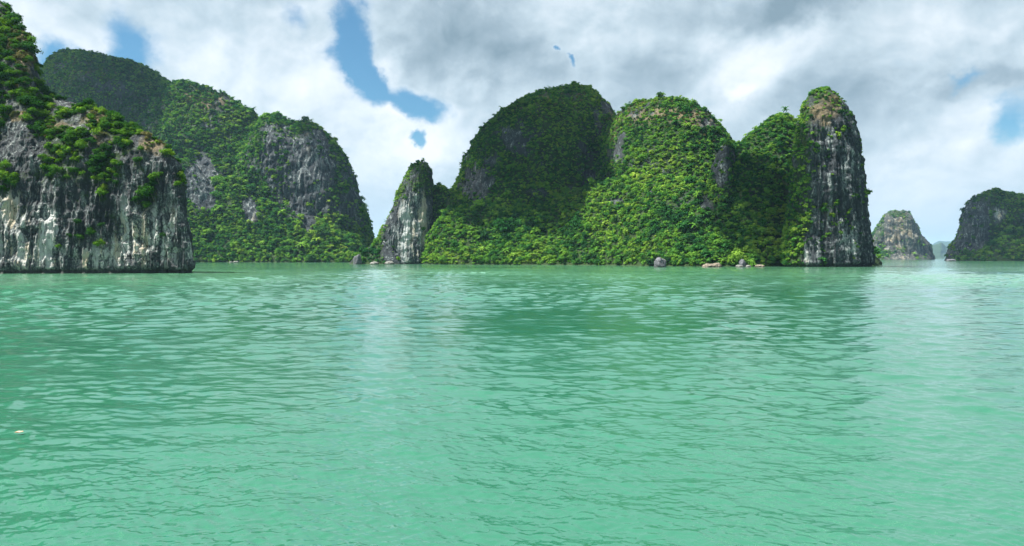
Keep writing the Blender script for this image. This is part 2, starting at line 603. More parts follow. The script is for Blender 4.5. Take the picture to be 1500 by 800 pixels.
# ---- near cliff on the left
LOW = [(0, 0), (.25, .22), (.5, .48), (.75, .78), (.9, .94), (1, 1)]
WALL = [(0, 0), (.06, .30), (.13, .55), (.30, .74), (.6, .89), (1, 1)]
PILLAR = [(0, 0), (.08, .35), (.16, .68), (.34, .86), (.62, .96), (1, 1)]
DOME = [(0, 0), (.22, .16), (.38, .34), (.52, .62), (.68, .84), (.85, .96), (1, 1)]
BLOCK = [(0, 0), (.34, .18), (.48, .30), (.56, .62), (.68, .84), (.85, .95), (1, 1)]

LEFT = [(0, 0), (.07, .20), (.14, .36), (.32, .52), (.62, .76), (1, 1)]
MIDA = [(0, 0), (.07, .30), (.14, .54), (.36, .72), (.66, .87), (1, 1)]
RGHT = [(0, 0), (.08, .40), (.16, .72), (.38, .86), (.66, .95), (1, 1)]
A1 = lobe([(-420, -230), (-250, -190), (-120, -120), (-60, -60), (-20, -15), (0, 6), (10, 18), (20, 31), (32, 42), (40, 60), (46, 80), (51, 100), (58, 118), (66, 134), (82, 142), (100, 148), (130, 154),
           (150, 166), (175, 179), (200, 191), (222, 200), (238, 212), (248, 226), (257, 240), (263, 262), (267, 300), (271, 345), (277, 380), (280, 404)],
          279, [(-420, 350), (0, 332), (60, 316), (200, 298), (280, 288)], [(-420, 440), (280, 330)], [(0, LEFT), (85, MIDA), (200, RGHT)], 0.32, 1, rough=0.9, flute=1.7, size=0.62, ends=0.5)


def veg_A(px, py, st, V):
    h = np.interp(py, [60, 200, 262, 310, 350, 400], [0.50, 0.52, 0.47, 0.27, 0.08, -0.2])
    return h + 0.25 * (1 - st) - 0.1


hA = build_hill('limestone_cliff', [A1], M_NEAR, 'near grey limestone cliff with pale streaked base rising at the left edge of the bay', veg_A,
                pale_spots=[(10, 345, 28, 55, .85), (70, 340, 25, 55, .6), (60, 382, 90, 20, .4), (190, 330, 24, 60, .8), (240, 350, 36, 55, .8), (120, 345, 40, 35, .15), (20, 300, 30, 30, .3), (150, 375, 60, 25, .45)],
                rock_spots=[(95, 150, 22, 16, .5), (30, 205, 40, 25, .25), (215, 205, 20, 12, .4), (225, 240, 35, 30, .35), (30, 230, 40, 22, .4)],
                dry_spots=[(35, 80, 22, 40, .8), (20, 60, 20, 20, .5), (140, 170, 26, 16, .7), (220, 210, 26, 22, .7), (90, 190, 30, 20, .4), (30, 170, 30, 12, .5), (150, 205, 20, 14, .5)],
                block_spots=[(225, 345, 50, 70, 1.0), (170, 370, 60, 30, .5)], seed=10, nscale=7.0)

# ---- big wooded massif behind it
B1 = lobe([(-20, 330), (20, 200), (48, 130), (60, 100), (67, 86), (80, 78), (95, 74), (115, 73), (140, 78), (165, 85), (185, 88), (205, 95), (225, 106), (245, 120), (265, 142), (290, 175), (312, 240), (332, 392)],
          1080, 1260, 1400, BLOCK, 1.5, 31, rough=1.25, size=1.5)
B2 = lobe([(165, 392), (180, 260), (200, 185), (222, 145), (245, 124), (265, 120), (290, 124), (310, 132), (335, 142), (355, 155), (372, 169), (388, 190), (405, 240), (425, 392)],
          1010, 1180, 1320, LOW, 1.4, 32, rough=1.3, size=1.5)
B3 = lobe([(320, 392), (335, 290), (355, 215), (375, 182), (390, 170), (405, 168), (420, 178), (437, 180), (452, 180), (466, 186), (480, 198), (495, 214), (508, 236), (517, 260), (525, 285), (533, 310), (541, 335),
           (547, 355), (556, 392)], 1000, 1110, 1230, BLOCK, 1.2, 33, rough=1.0, size=1.3, flute=1.6)
B4 = lobe([(190, 392), (205, 270), (240, 240), (265, 236), (285, 240), (310, 268), (345, 262), (380, 290), (420, 305), (470, 325), (515, 350), (545, 370), (570, 391)],
          984, 1050, 1120, LOW, 1.2, 34, rough=1.2, size=1.3, flute=.6)


def veg_B(px, py, st, V):
    b = 0.72 - 0.32 * np.clip(st - 0.35, 0, 1)
    b += np.interp(py, [300, 350], [0, 0.35])
    return b


hB = build_hill('wooded_hill', [B1, B2, B3, B4], M_ROCK, 'long wooded limestone hill with a dark rounded summit and a steep rocky end', veg_B,
                pale_spots=[(292, 270, 20, 40, .35), (365, 315, 10, 24, .4), (455, 240, 25, 50, .25)],
                rock_spots=[(292, 265, 22, 42, .9), (305, 290, 10, 25, .5), (365, 315, 10, 26, .8), (400, 225, 16, 45, .6), (440, 260, 38, 66, .62), (468, 220, 24, 48, .6), (455, 310, 12, 30, .7),
                            (510, 290, 22, 60, .3), (130, 110, 60, 20, .15), (310, 145, 50, 16, .25)], dry_spots=[(305, 145, 65, 24, .5), (120, 100, 60, 25, .3), (450, 195, 40, 14, .3)], seed=11, nscale=22)

# ---- white pillar
C1 = lobe([(553, 392), (557, 345), (564, 326), (572, 312), (579, 295), (586, 275), (594, 257), (601, 244), (608, 239), (618, 236), (627, 239), (632, 248), (633, 275), (633, 310), (632, 345), (629, 392)],
          713, 733, 760, PILLAR, 0.7, 41, rough=0.7, size=0.8, flute=1.2, ends=0.4)
C2 = lobe([(508, 392), (518, 378), (528, 370), (538, 364), (547, 357), (556, 345), (566, 335), (580, 340), (594, 360), (606, 392)], 704, 726, 750, LOW, 0.8, 42, rough=0.8, size=0.8)
C3 = lobe([(615, 392), (622, 320), (630, 285), (636, 273), (643, 268), (650, 272), (660, 279), (672, 281), (690, 276), (715, 285), (745, 330), (765, 392)], 690, 750, 800, DOME, 0.9, 43, rough=1.0, size=1.0)


def veg_C(px, py, st, V):
    return np.interp(py, [285, 305], [0.62, 0.05]) + 0.6 * (px > 634) + 0.55 * np.clip((578 - px) / 25, 0, 1)


hC = build_hill('limestone_pillar', [C1, C2, C3], M_ROCK, 'slim limestone pillar with a tall whitish bare face and a bushy top', veg_C,
                pale_spots=[(607, 335, 24, 60, 1.25), (585, 365, 12, 25, .3)], rock_spots=[(606, 335, 22, 50, .7), (577, 360, 14, 22, .8)], seed=12, nscale=10)

# ---- main wooded massif in the centre and its right-hand tower
D1 = lobe([(636, 392), (646, 330), (656, 296), (666, 278), (676, 258), (683, 238), (690, 216), (698, 200), (711, 182), (730, 165), (748, 152), (770, 143), (790, 135), (810, 130), (830, 126), (845, 124), (860, 130),
           (875, 142), (890, 155), (902, 170), (914, 200), (928, 270), (940, 392)], 640, 775, 900, DOME, 0.95, 51, rough=1.2, size=1.15, flute=1.1)
D2 = lobe([(850, 392), (862, 300), (874, 235), (886, 200), (897, 178), (908, 162), (920, 152), (940, 145), (960, 142), (985, 142), (1005, 146), (1025, 155), (1043, 168), (1056, 184), (1066, 200), (1078, 225),
           (1094, 290), (1108, 392)], [(850, 600), (1108, 530)], [(850, 720), (1108, 650)], 820, LOW, 0.9, 52, rough=1.1, size=1.1, flute=.8)
D3 = lobe([(1030, 392), (1044, 300), (1058, 245), (1068, 222), (1078, 212), (1088, 206), (1098, 198), (1112, 188), (1126, 177), (1140, 170), (1150, 168), (1160, 175), (1172, 178), (1186, 210), (1200, 392)],
          512, 600, 690, LOW, 0.8, 53, rough=1.1, size=0.95, flute=.8)
D4 = lobe([(1148, 394), (1154, 340), (1161, 270), (1167, 215), (1172, 175), (1178, 153), (1187, 138), (1198, 131), (1212, 129), (1225, 136), (1237, 149), (1246, 164), (1252, 185), (1256, 210), (1259, 238),
           (1263, 265), (1267, 292), (1271, 330), (1274, 362), (1277, 394)], 490, 520, 565, PILLAR, 0.55, 54, rough=0.9, size=0.8, flute=1.8, ends=0.42)
D5 = lobe([(1022, 392), (1032, 330), (1040, 278), (1047, 240), (1055, 218), (1064, 208), (1071, 216), (1078, 250), (1086, 320), (1096, 392)], 560, 592, 640, PILLAR, 0.7, 55, rough=0.9, size=0.8)
D6 = lobe([(616, 392), (630, 345), (655, 310), (690, 297), (740, 292), (800, 288), (850, 278), (905, 262), (955, 258), (1005, 268), (1050, 285), (1095, 300), (1135, 315), (1170, 335), (1192, 365), (1205, 393)],
          [(616, 643), (800, 628), (890, 590), (950, 540), (1050, 508), (1205, 498)], [(616, 715), (800, 700), (950, 620), (1050, 575), (1205, 545)], [(616, 800), (1205, 620)], LOW, 0.85, 56, rough=1.2, size=1.0, flute=.3)


def veg_D(px, py, st, V):
    b = 0.75 - 0.35 * np.clip(st - 0.4, 0, 1)
    tower = np.clip((px - 1165) / 30, 0, 1)
    b = b * (1 - tower) + tower * np.interp(py, [130, 180, 230, 392], [0.46, 0.30, 0.12, 0.10])
    b += 0.3 * np.interp(py, [300, 340], [0, 1]) * (1 - tower)
    b += 0.30 * np.clip((1200 - px) / 25, 0, 1) * tower
    return b


hD = build_hill('forested_hill', [D1, D2, D3, D4, D5, D6], M_ROCK, 'double domed limestone hill covered in bright green forest, ending in a sheer grey tower', veg_D,
                pale_spots=[(1240, 260, 14, 70, .4), (1250, 360, 14, 40, .7), (1185, 375, 18, 20, .55), (1225, 330, 40, 60, .2), (1168, 345, 10, 40, .3)],
                rock_spots=[(745, 215, 40, 30, .3), (700, 270, 22, 40, .38), (880, 165, 20, 22, .4), (950, 160, 50, 18, .35), (1030, 175, 25, 20, .35), (905, 210, 14, 30, .3), (1056, 240, 12, 26, .65), (1036, 310, 12, 30, .3),
                            (1235, 290, 30, 110, .25), (1185, 370, 14, 30, .5)],
                dry_spots=[(960, 165, 70, 22, .55), (1030, 180, 30, 25, .4), (900, 200, 12, 40, .35), (1205, 160, 34, 36, .5), (1215, 300, 14, 40, .35), (800, 150, 90, 22, .35)], seed=13, nscale=16)
D7 = lobe([(1268, 392), (1273, 379), (1280, 374), (1286, 378), (1294, 386)], 575, 590, 610, LOW, 0.6, 57, rough=0.5, size=0.5)
hI = build_hill('islet', [D7], M_ROCK, 'tiny low green islet just behind the foot of the grey tower', lambda px, py, st, V: np.full(len(px), 0.9), seed=14)

# ---- distant islands
E1 = lobe([(1266, 382), (1272, 358), (1279, 344), (1286, 332), (1293, 320), (1301, 313), (1312, 309), (1325, 308), (1333, 311), (1340, 324), (1347, 341), (1355, 350), (1361, 355), (1365, 366), (1368, 381.5)],
          2480, 2600, 2760, BLOCK, 3.0, 61, rough=1.3, size=2.2)
hE = build_hill('limestone_island', [E1], M_FAR, 'distant rounded brownish rock island standing alone in the gap beyond the tower',
                lambda px, py, st, V: 0.36 - 0.1 * st + 0.3 * (px < 1295), dry_spots=[(1318, 345, 28, 40, .42)], pale_spots=[(1320, 350, 40, 40, .35)], seed=15, nscale=40)
F1 = lobe([(1382, 383), (1390, 368), (1400, 354), (1404, 338), (1410, 324), (1413, 308), (1424, 293), (1440, 282), (1458, 277), (1474, 281), (1490, 284), (1510, 288), (1540, 284), (1590, 300), (1640, 330), (1680, 383)],
          1440, 1540, 1680, BLOCK, 2.0, 62, rough=1.3, size=1.7, flute=1.2)
F2 = lobe([(1432, 383), (1450, 362), (1475, 340), (1500, 335), (1540, 338), (1600, 350), (1660, 383)], 1415, 1475, 1540, LOW, 2.0, 63, rough=1.2, size=1.7, flute=.4)
hF = build_hill('limestone_island', [F1, F2], M_ROCK, 'distant steep dark green and grey island at the right edge of the bay',
                lambda px, py, st, V: 0.66 - 0.35 * st + 0.3 * (px > 1450), rock_spots=[(1430, 335, 22, 45, .4), (1462, 320, 12, 20, .4)], pale_spots=[(1463, 320, 10, 16, .6)], seed=16, nscale=35)
G1 = lobe([(1350, 380), (1360, 362), (1368, 359), (1375, 357), (1379, 354), (1384, 361), (1391, 369), (1396, 376), (1402, 380)], 9000, 9400, 9800, DOME, 16, 71, rough=1.0, size=9)
hG = build_hill('blue_hill', [G1], M_FAR, 'small hazy blue hill low in the far gap between the two distant islands', lambda px, py, st, V: np.full(len(px), .9), seed=17, nscale=90)
G2 = lobe([(1335, 379.5), (1352, 368), (1368, 358), (1374, 353.5), (1392, 353), (1406, 355), (1425, 359), (1450, 368), (1480, 379.5)], 15500, 16200, 16900, DOME, 28, 72, rough=1.0, size=12)
hG2 = build_hill('blue_hill', [G2], M_FAR, 'palest flat topped blue hill on the horizon, behind the small hazy hill', lambda px, py, st, V: np.full(len(px), .9), seed=18, nscale=90)


# ------------------------------------------------------------------ foliage: leaf-clump crowns
def crown_mesh(name, radius, height, clumps, leaves, leaf, mat, seed, trunk=0.0):
    r = np.random.default_rng(seed)
    cs = []
    for k in range(clumps):
        a = r.uniform(0, 2 * np.pi)
        q = math.sqrt(r.uniform(0.0, 1.0)) * 0.68
        cz = r.uniform(0.25, 0.78) * (1 - 0.45 * q * q)
        cs.append((radius * q * math.cos(a), radius * q * math.sin(a), height * cz, radius * r.uniform(0.34, 0.55)))
    cs[0] = (0, 0, height * 0.62, radius * 0.55)
    per = leaves // clumps
    C, Nn = [], []
    for (x, y, z, cr) in cs:
        d = r.normal(size=(per, 3))
        d[:, 2] = np.where(r.random(per) < 0.72, np.abs(d[:, 2]), d[:, 2])
        d /= np.linalg.norm(d, axis=1, keepdims=True)
        rad = cr * (0.55 + 0.62 * r.random(per))
        C.append(np.array([x, y, z]) + d * rad[:, None] * np.array([1, 1, 0.8]))
        Nn.append(d + r.normal(size=(per, 3)) * 0.42 + np.array([0, 0, 0.25]))
    C, Nn = np.concatenate(C), np.concatenate(Nn)
    Nn /= np.linalg.norm(Nn, axis=1, keepdims=True)
    t = np.cross(Nn, r.normal(size=Nn.shape))
    t /= np.linalg.norm(t, axis=1, keepdims=True)
    b = np.cross(Nn, t)
    s = leaf * r.uniform(0.6, 1.25, len(C))[:, None]
    asp = r.uniform(0.5, 0.9, len(C))[:, None]
    V = np.stack([C - t * s, C + b * s * asp + Nn * s * 0.15, C + t * s, C - b * s * asp - Nn * s * 0.12], 1).reshape(-1, 3)
    Q = np.arange(len(V)).reshape(-1, 4)
    nl = len(Q)
    Ft = None
    if trunk > 0:
        parts, fq, off = [], [], len(V)
        for (p0, p1, r0, r1) in [((0, 0, -1.2), (radius * .08, 0, height * .55), trunk, trunk * .5)] + [((radius * .05, 0, height * .3), (c[0] * .8, c[1] * .8, c[2]), trunk * .45, trunk * .15) for c in cs[1:4]]:
            p0, p1 = np.array(p0, float), np.array(p1, float)
            ax = (p1 - p0) / (np.linalg.norm(p1 - p0) + 1e-9)
            sd = np.cross(ax, [0.3, 0.9, 0.2])
            sd /= np.linalg.norm(sd)
            s2 = np.cross(ax, sd)
            for (p, rr) in ((p0, r0), (p1, r1)):
                for j in range(5):
                    an = j * 2 * np.pi / 5
                    parts.append(p + (sd * math.cos(an) + s2 * math.sin(an)) * rr)
            for j in range(5):
                fq.append((off + j, off + (j + 1) % 5, off + 5 + (j + 1) % 5, off + 5 + j))
            off += 10
        V = np.concatenate([V, np.array(parts)])
        Q = np.concatenate([Q, np.array(fq)])
    me = mesh_from(name, V, Q)
    me.materials.append(mat)
    if trunk > 0:
        me.materials.append(M_BARK)
        mi = np.zeros(len(Q), dtype=np.int32)
        mi[nl:] = 1
        me.polygons.foreach_set('material_index', mi)
    return me


TREE_ME = [crown_mesh('tree', 2.9, 4.8, 9, 380, 0.42, M_FOREST, 200 + k, trunk=0.18) for k in range(3)] + [crown_mesh('tree', 2.2, 6.0, 8, 340, 0.40, M_FOREST, 206, trunk=0.16), crown_mesh('tree', 3.4, 4.0, 10, 420, 0.42, M_FOREST, 207, trunk=0.2)]
M_DARK = foliage('dark_leaves', [(0.10, (0.010, 0.034, 0.016)), (0.45, (0.020, 0.062, 0.020)), (0.8, (0.040, 0.095, 0.022)), (1.0, (0.075, 0.12, 0.03))])


def feathery_mesh(name, seed):
    """a tree with arching fronds radiating from its top"""
    r = np.random.default_rng(seed)
    V, Q = [], []
    for k in range(15):
        a, up = r.uniform(0, 6.28), r.uniform(0.1, 1.1)
        ln = r.uniform(2.2, 3.4)
        prev = np.array([0, 0, 4.0])
        d = np.array([math.cos(a) * math.cos(up), math.sin(a) * math.cos(up), math.sin(up)])
        sd = np.array([-math.sin(a), math.cos(a), 0]) * 0.42
        for j in range(5):
            nx = prev + d * ln / 5
            w0, w1 = (0.4, 0.9, 1.0, 0.75, 0.45)[j], (0.9, 1.0, 0.75, 0.45, 0.1)[j]
            b = len(V)
            V += [prev - sd * w0, nx - sd * w1, nx, prev, nx + sd * w1, prev + sd * w0]
            V[b] = V[b] - np.array([0, 0, .18]); V[b + 1] = V[b + 1] - np.array([0, 0, .18]); V[b + 4] = V[b + 4] - np.array([0, 0, .18]); V[b + 5] = V[b + 5] - np.array([0, 0, .18])
            Q += [(b, b + 1, b + 2, b + 3), (b + 3, b + 2, b + 4, b + 5)]
            prev = nx
            d = d + np.array([0, 0, -0.34])
            d /= np.linalg.norm(d)
    me = mesh_from(name, np.array(V), np.array(Q))
    me.materials.append(M_FOREST)
    return me


FAR_ME = [crown_mesh('canopy', 2.6, 5.0, 7, 260, 0.38, M_DARK, 250), crown_mesh('canopy', 3.1, 3.8, 9, 300, 0.40, M_DARK, 251), feathery_mesh('fronds', 252),
          crown_mesh('canopy', 2.1, 6.6, 9, 170, 0.34, M_FOREST, 253)] + [crown_mesh('canopy', rr, hh, cc, 320, 0.40, M_FOREST, 240 + k) for k, (rr, hh, cc) in enumerate([(2.9, 4.4, 8), (2.2, 5.6, 7), (3.3, 3.6, 9), (2.5, 3.4, 5), (3.0, 5.4, 10), (1.9, 4.2, 4), (2.7, 4.0, 6)])]
SHRUB_ME = [crown_mesh('shrub', 2.4, 3.2, 9, 900, 0.24, M_SHRUB, 220 + k, trunk=0.12) for k in range(6)]
DRYSHRUB_ME = [crown_mesh('dry_shrub', 2.0, 2.2, 8, 600, 0.22, M_DRY, 230 + k, trunk=0.08) for k in range(3)]


def proto_collection(name, meshes):
    c = bpy.data.collections.new(name)          # never linked to the scene: only a source for the forest's trees
    for k, me in enumerate(meshes):
        o = bpy.data.objects.new('%s_source_%02d' % (name, k), me)
        c.objects.link(o)
    return c


PC_TREE = proto_collection('forest_tree', FAR_ME)
PC_DRY = proto_collection('dry_tree', [crown_mesh('dry_canopy', 2.6, 2.6, 8, 170, 0.55, M_DRY, 260 + k) for k in range(3)])
PC_SHRUB = proto_collection('cliff_shrub', [crown_mesh('small_shrub', 1.2, 1.5, 6, 150, 0.24, M_SHRUB, 270 + k) for k in range(4)] )
PC_LOW = proto_collection('low_bush', [crown_mesh('low_bush', 1.5, 1.6, 6, 90, 0.42, M_FOREST, 290 + k) for k in range(4)])
PC_TUFT = proto_collection('dry_tuft', [crown_mesh('tuft', 1.0, 0.9, 6, 110, 0.22, M_DRY, 280 + k) for k in range(3)])


def scatter_group(coll, n):
    g = bpy.data.node_groups.new('scatter_' + coll.name, 'GeometryNodeTree')
    g.interface.new_socket('Geometry', in_out='INPUT', socket_type='NodeSocketGeometry')
    g.interface.new_socket('Geometry', in_out='OUTPUT', socket_type='NodeSocketGeometry')
    gi, go = g.nodes.new('NodeGroupInput'), g.nodes.new('NodeGroupOutput')
    ci = g.nodes.new('GeometryNodeCollectionInfo')
    ci.inputs['Collection'].default_value = coll
    ci.inputs['Separate Children'].default_value = True
    ci.inputs['Reset Children'].default_value = True
    ip = g.nodes.new('GeometryNodeInstanceOnPoints')
    ip.inputs['Pick Instance'].default_value = True

    def na(name, dt):
        a = g.nodes.new('GeometryNodeInputNamedAttribute')
        a.data_type = dt
        a.inputs['Name'].default_value = name
        return a.outputs['Attribute']
    g.links.new(gi.outputs[0], ip.inputs['Points'])
    g.links.new(ci.outputs[0], ip.inputs['Instance'])
    g.links.new(na('pick', 'INT'), ip.inputs['Instance Index'])
    e2r = g.nodes.new('FunctionNodeEulerToRotation')
    g.links.new(na('rot', 'FLOAT_VECTOR'), e2r.inputs[0])
    g.links.new(e2r.outputs[0], ip.inputs['Rotation'])
    g.links.new(na('scl', 'FLOAT_VECTOR'), ip.inputs['Scale'])
    g.links.new(ip.outputs[0], go.inputs[0])
    return g


SG = {c.name: scatter_group(c, len(c.objects)) for c in (PC_TREE, PC_DRY, PC_SHRUB, PC_TUFT, PC_LOW)}


def pick_points(h, density, seed, weight):
    """random points on a hill's faces; density per square metre at weight 1"""
    r = np.random.default_rng(seed)
    V, Q = h['V'], h['Q']
    a, b, c, d = V[Q[:, 0]], V[Q[:, 1]], V[Q[:, 2]], V[Q[:, 3]]
    cr = np.cross(c - a, d - b)
    area = 0.5 * np.linalg.norm(cr, axis=1)
    w = np.clip(weight[Q].mean(1), 0, 1) * h['front'][Q].min(1)
    w = w * (a[:, 2] > 0.6)
    n = r.poisson(np.clip(area * density * w, 0, 5))
    f = np.repeat(np.arange(len(Q)), n)
    s, t = r.random(len(f))[:, None], r.random(len(f))[:, None]
    p = a[f] * (1 - s) * (1 - t) + b[f] * s * (1 - t) + c[f] * s * t + d[f] * (1 - s) * t
    nn = cr[f] / (np.linalg.norm(cr[f], axis=1, keepdims=True) + 1e-9)
    nn *= np.where((nn[:, 1] > 0)[:, None], -1, 1) * np.where(np.abs(nn[:, 1:2]) > 0.05, 1, np.where(nn[:, 2:3] > 0, 1, -1) * np.where(nn[:, 1:2] > 0, -1, 1))
    # leave out points buried inside another body of the same hill: they lie behind its front face
    return p, nn, f


def stuff_scatter(name, pts, lean, size, coll, label, cat, seed, squash=(0.8, 1.15)):
    r = np.random.default_rng(seed)
    n = len(pts)
    k = len(coll.objects)
    rot = np.stack([r.normal(0, 0.12, n) + lean[:, 0], r.normal(0, 0.12, n), r.uniform(0, 6.28, n)], 1)
    rot[:, 0] = np.clip(rot[:, 0], -0.3, 0.9)
    # lean is about the camera-facing axis, so keep the spin small when leaning
    scl = np.stack([size, size, size * r.uniform(*squash, n)], 1)
    me = mesh_from(name, pts, attrs={'rot': rot, 'scl': scl, 'pick': r.integers(0, k, n).astype(np.int32)})
    o = link(name, me)
    md = o.modifiers.new('scatter', 'NODES')
    md.node_group = SG[coll.name]
    tag(o, label, cat, kind='stuff')
    return o


def forest(h, density, size, seed, label, vmin=0.35, scrub=None):
    wt = np.clip((np.maximum(h['veg'], h['dry'] * 0.8) - vmin) / 0.25, 0, 1)
    p, nn, f = pick_points(h, density * 2.1, seed, wt)
    r = np.random.default_rng(seed + 1)
    top = h['V'][:, 2].max()
    shr = np.interp(p[:, 2] / top, [0.0, 0.25, 0.6, 1.0], [1.15, 1.0, 0.72, 0.58])
    ok = r.random(len(p)) < np.clip(0.45 / shr ** 1.6, 0, 1)
    p, f, shr = p[ok], f[ok], shr[ok]
    sz = size * shr * np.exp(r.normal(0, 0.38, len(p)))
    if scrub:
        qx, qy = proj(p)
        sz *= np.where((qx > scrub[0]) & (qx < scrub[1]) & (qy < scrub[2]), 0.62, 1.0)
    dr = h['dry'][h['Q'][f]].mean(1)
    isdry = r.random(len(p)) < dr * 0.8
    # steep ground carries smaller, hugging bushes
    st = h['steep'][h['Q'][f]].mean(1)
    sz *= 1.0 - 0.42 * st
    p = p + np.stack([np.zeros(len(p)), -0.3 * st * sz, -0.9 * sz], 1)
    lean = np.zeros((len(p), 1))
    o = stuff_scatter('forest', p[~isdry], lean[~isdry], sz[~isdry], PC_TREE, label, 'forest', seed + 2)
    if isdry.sum() > 20:
        stuff_scatter('dry_scrub', p[isdry], lean[isdry], sz[isdry] * 0.8, PC_DRY, label.replace('forest', 'dry brown scrub'), 'scrub', seed + 3)
    # low bushes fill the ground between the crowns
    p2, n2, f2 = pick_points(h, density * 0.9, seed + 5, wt)
    s2 = size * 1.25 * np.interp(p2[:, 2] / top, [0.25, 1.0], [1.0, 0.62]) * np.exp(r.normal(0, 0.35, len(p2)))
    p2 = p2 + np.stack([0 * s2, 0 * s2, -0.45 * s2], 1)
    stuff_scatter('undergrowth', p2, np.zeros((len(p2), 1)), s2, PC_LOW, label.replace('forest', 'undergrowth filling gaps in the forest', 1), 'undergrowth', seed + 6)
    return len(p)


cnt = []
cnt.append(forest(hB, 0.075, 1.2, 300, 'dense green forest covering the long hill with the dark summit'))
cnt.append(forest(hD, 0.14, 0.84, 310, 'dense bright green forest covering the double domed hill in the middle', scrub=(1165, 1270, 260)))
cnt.append(forest(hC, 0.11, 0.70, 320, 'dark forest on top of and around the whitish pillar'))
cnt.append(forest(hE, 0.012, 1.9, 330, 'sparse dark green forest on the distant brownish island', vmin=0.3))
cnt.append(forest(hF, 0.030, 1.6, 340, 'dark green forest on the distant island at the right edge'))

def cliff_bushes(h, density, size, seed, label, freq):
    """bushes that cling to ledges and cracks of the bare walls"""
    V = h['V']
    nz = fbm(V * np.array([1, 1, 0.55]) / freq, seed, 4, 0.65)
    wt = np.clip((nz - 0.02) * 4, 0, 1) * np.clip(1.15 - h['veg'], 0, 1)
    p, nn, f = pick_points(h, density, seed + 1, wt)
    r = np.random.default_rng(seed)
    sz = size * np.exp(r.normal(0, 0.4, len(p)))
    p = p + np.stack([0 * sz, -0.1 * sz, -0.4 * sz], 1)
    stuff_scatter('cliff_shrubbery', p, np.zeros((len(p), 1)), sz, PC_SHRUB, label, 'shrubbery', seed + 2)


cliff_bushes(hB, 0.03, 2.0, 700, 'small bushes clinging to the bare walls of the long hill', 22)
cliff_bushes(hD, 0.06, 1.05, 710, 'small bushes clinging to the grey tower and bare walls of the middle hill', 12)
cliff_bushes(hC, 0.02, 1.1, 720, 'few small bushes clinging to the whitish pillar', 9)
cliff_bushes(hF, 0.012, 2.4, 730, 'small bushes on the walls of the far right island', 30)

# ---- cliff on the left: every larger bush is a thing of its own, the small ones between them are one mass
COLS = [(-60, 70, 'far left'), (70, 130, 'left of middle'), (130, 190, 'right of middle'), (190, 300, 'near right corner')]
ROWS = [(-200, 130, 'on the near cliff sunny upper slope'), (130, 205, 'along the near cliff shoulder'), (205, 265, 'on the near cliff dark upper wall'), (265, 325, 'halfway down the near cliff'),
        (325, 410, 'low on the near cliff pale wall')]


def zone(px, py):
    c = next((t for a, b, t in COLS if a <= px < b), COLS[-1][2])
    w = next((t for a, b, t in ROWS if a <= py < b), ROWS[-1][2])
    return w, c


def plant_individuals():
    wt = np.clip((hA['veg'] - 0.36) / 0.2, 0, 1)
    p, nn, f = pick_points(hA, 0.25, 400, wt)
    dr = hA['dry'][hA['Q'][f]].mean(1)
    px, py = proj(p)
    r = np.random.default_rng(401)
    sz = np.exp(r.normal(0, 0.36, len(p))) * 0.66
    order = np.argsort(-sz)
    chosen, n = [], 0
    for i in order:
        if not (-8 < px[i] < 284 and py[i] > -8):
            continue
        if any((p[i][0] - p[j][0]) ** 2 + (p[i][1] - p[j][1]) ** 2 + (p[i][2] - p[j][2]) ** 2 < (1.15 * (sz[i] + sz[j])) ** 2 for j in chosen):
            continue
        chosen.append(i)
        if len(chosen) >= 285:
            break
    # a few the photograph shows plainly on the lower wall
    for i in chosen:
        d = dr[i] > 0.45 and r.random() < 0.5
        me = (DRYSHRUB_ME if d else SHRUB_ME)[int(r.integers(0, 3 if d else 6))]
        o = link('dry_shrub' if d else 'shrub', me)
        o.location = p[i] + np.array([0, -0.2, -0.5]) * sz[i]
        o.rotation_euler = (r.normal(0.15, 0.12), r.normal(0, 0.12), r.uniform(0, 6.28))
        k = float(sz[i])
        o.scale = (k, k, k * r.uniform(0.8, 1.1))
        w, c = zone(px[i], py[i])
        big = 'large' if k > 1.1 else ('middling' if k > 0.8 else 'small')
        lab = '%s %s bush %s, %s' % (big, 'dry brownish' if d else 'leafy green', w, c)
        tag(o, lab, 'bush', lab)
    for (bx, by, k, lab) in [(118, 350, 0.9, 'dark green bush at the left of the cluster low on the pale cliff wall'), (134, 340, 1.0, 'bright green bush topping the cluster low on the pale cliff wall'),
                             (150, 357, 1.0, 'green bush at the right end of the cluster low on the pale cliff wall'), (116, 326, 0.8, 'dark bush just above the cluster low on the pale cliff wall'),
                             (102, 345, 0.6, 'small bush left of the cluster low on the pale cliff wall'), (88, 362, 0.55, 'lone small bush near the water left of the cluster'),
                             (238, 345, 0.55, 'lone small bush on the cracked cream blocks near the corner'), (150, 330, 0.7, 'green bush right above the cluster low on the pale cliff wall')]:
        q = surface_at(hA, bx, by)
        o = link('shrub', SHRUB_ME[int(r.integers(0, 6))])
        o.location = q + np.array([0, -0.3, -1.1]) * k
        o.scale = (k, k, k)
        o.rotation_euler = (0.2, 0, r.uniform(0, 6))
        tag(o, lab, 'bush')
    return p, f, dr


def surface_at(h, px, py):
    """nearest front point of a hill seen at a photo position"""
    V = h['V']
    x, y = proj(V)
    d = np.hypot(x - px, y - py)
    near = np.where(d < max(1.5, d.min() + 0.8))[0]
    return V[near[np.argmin(V[near, 1])]].copy()


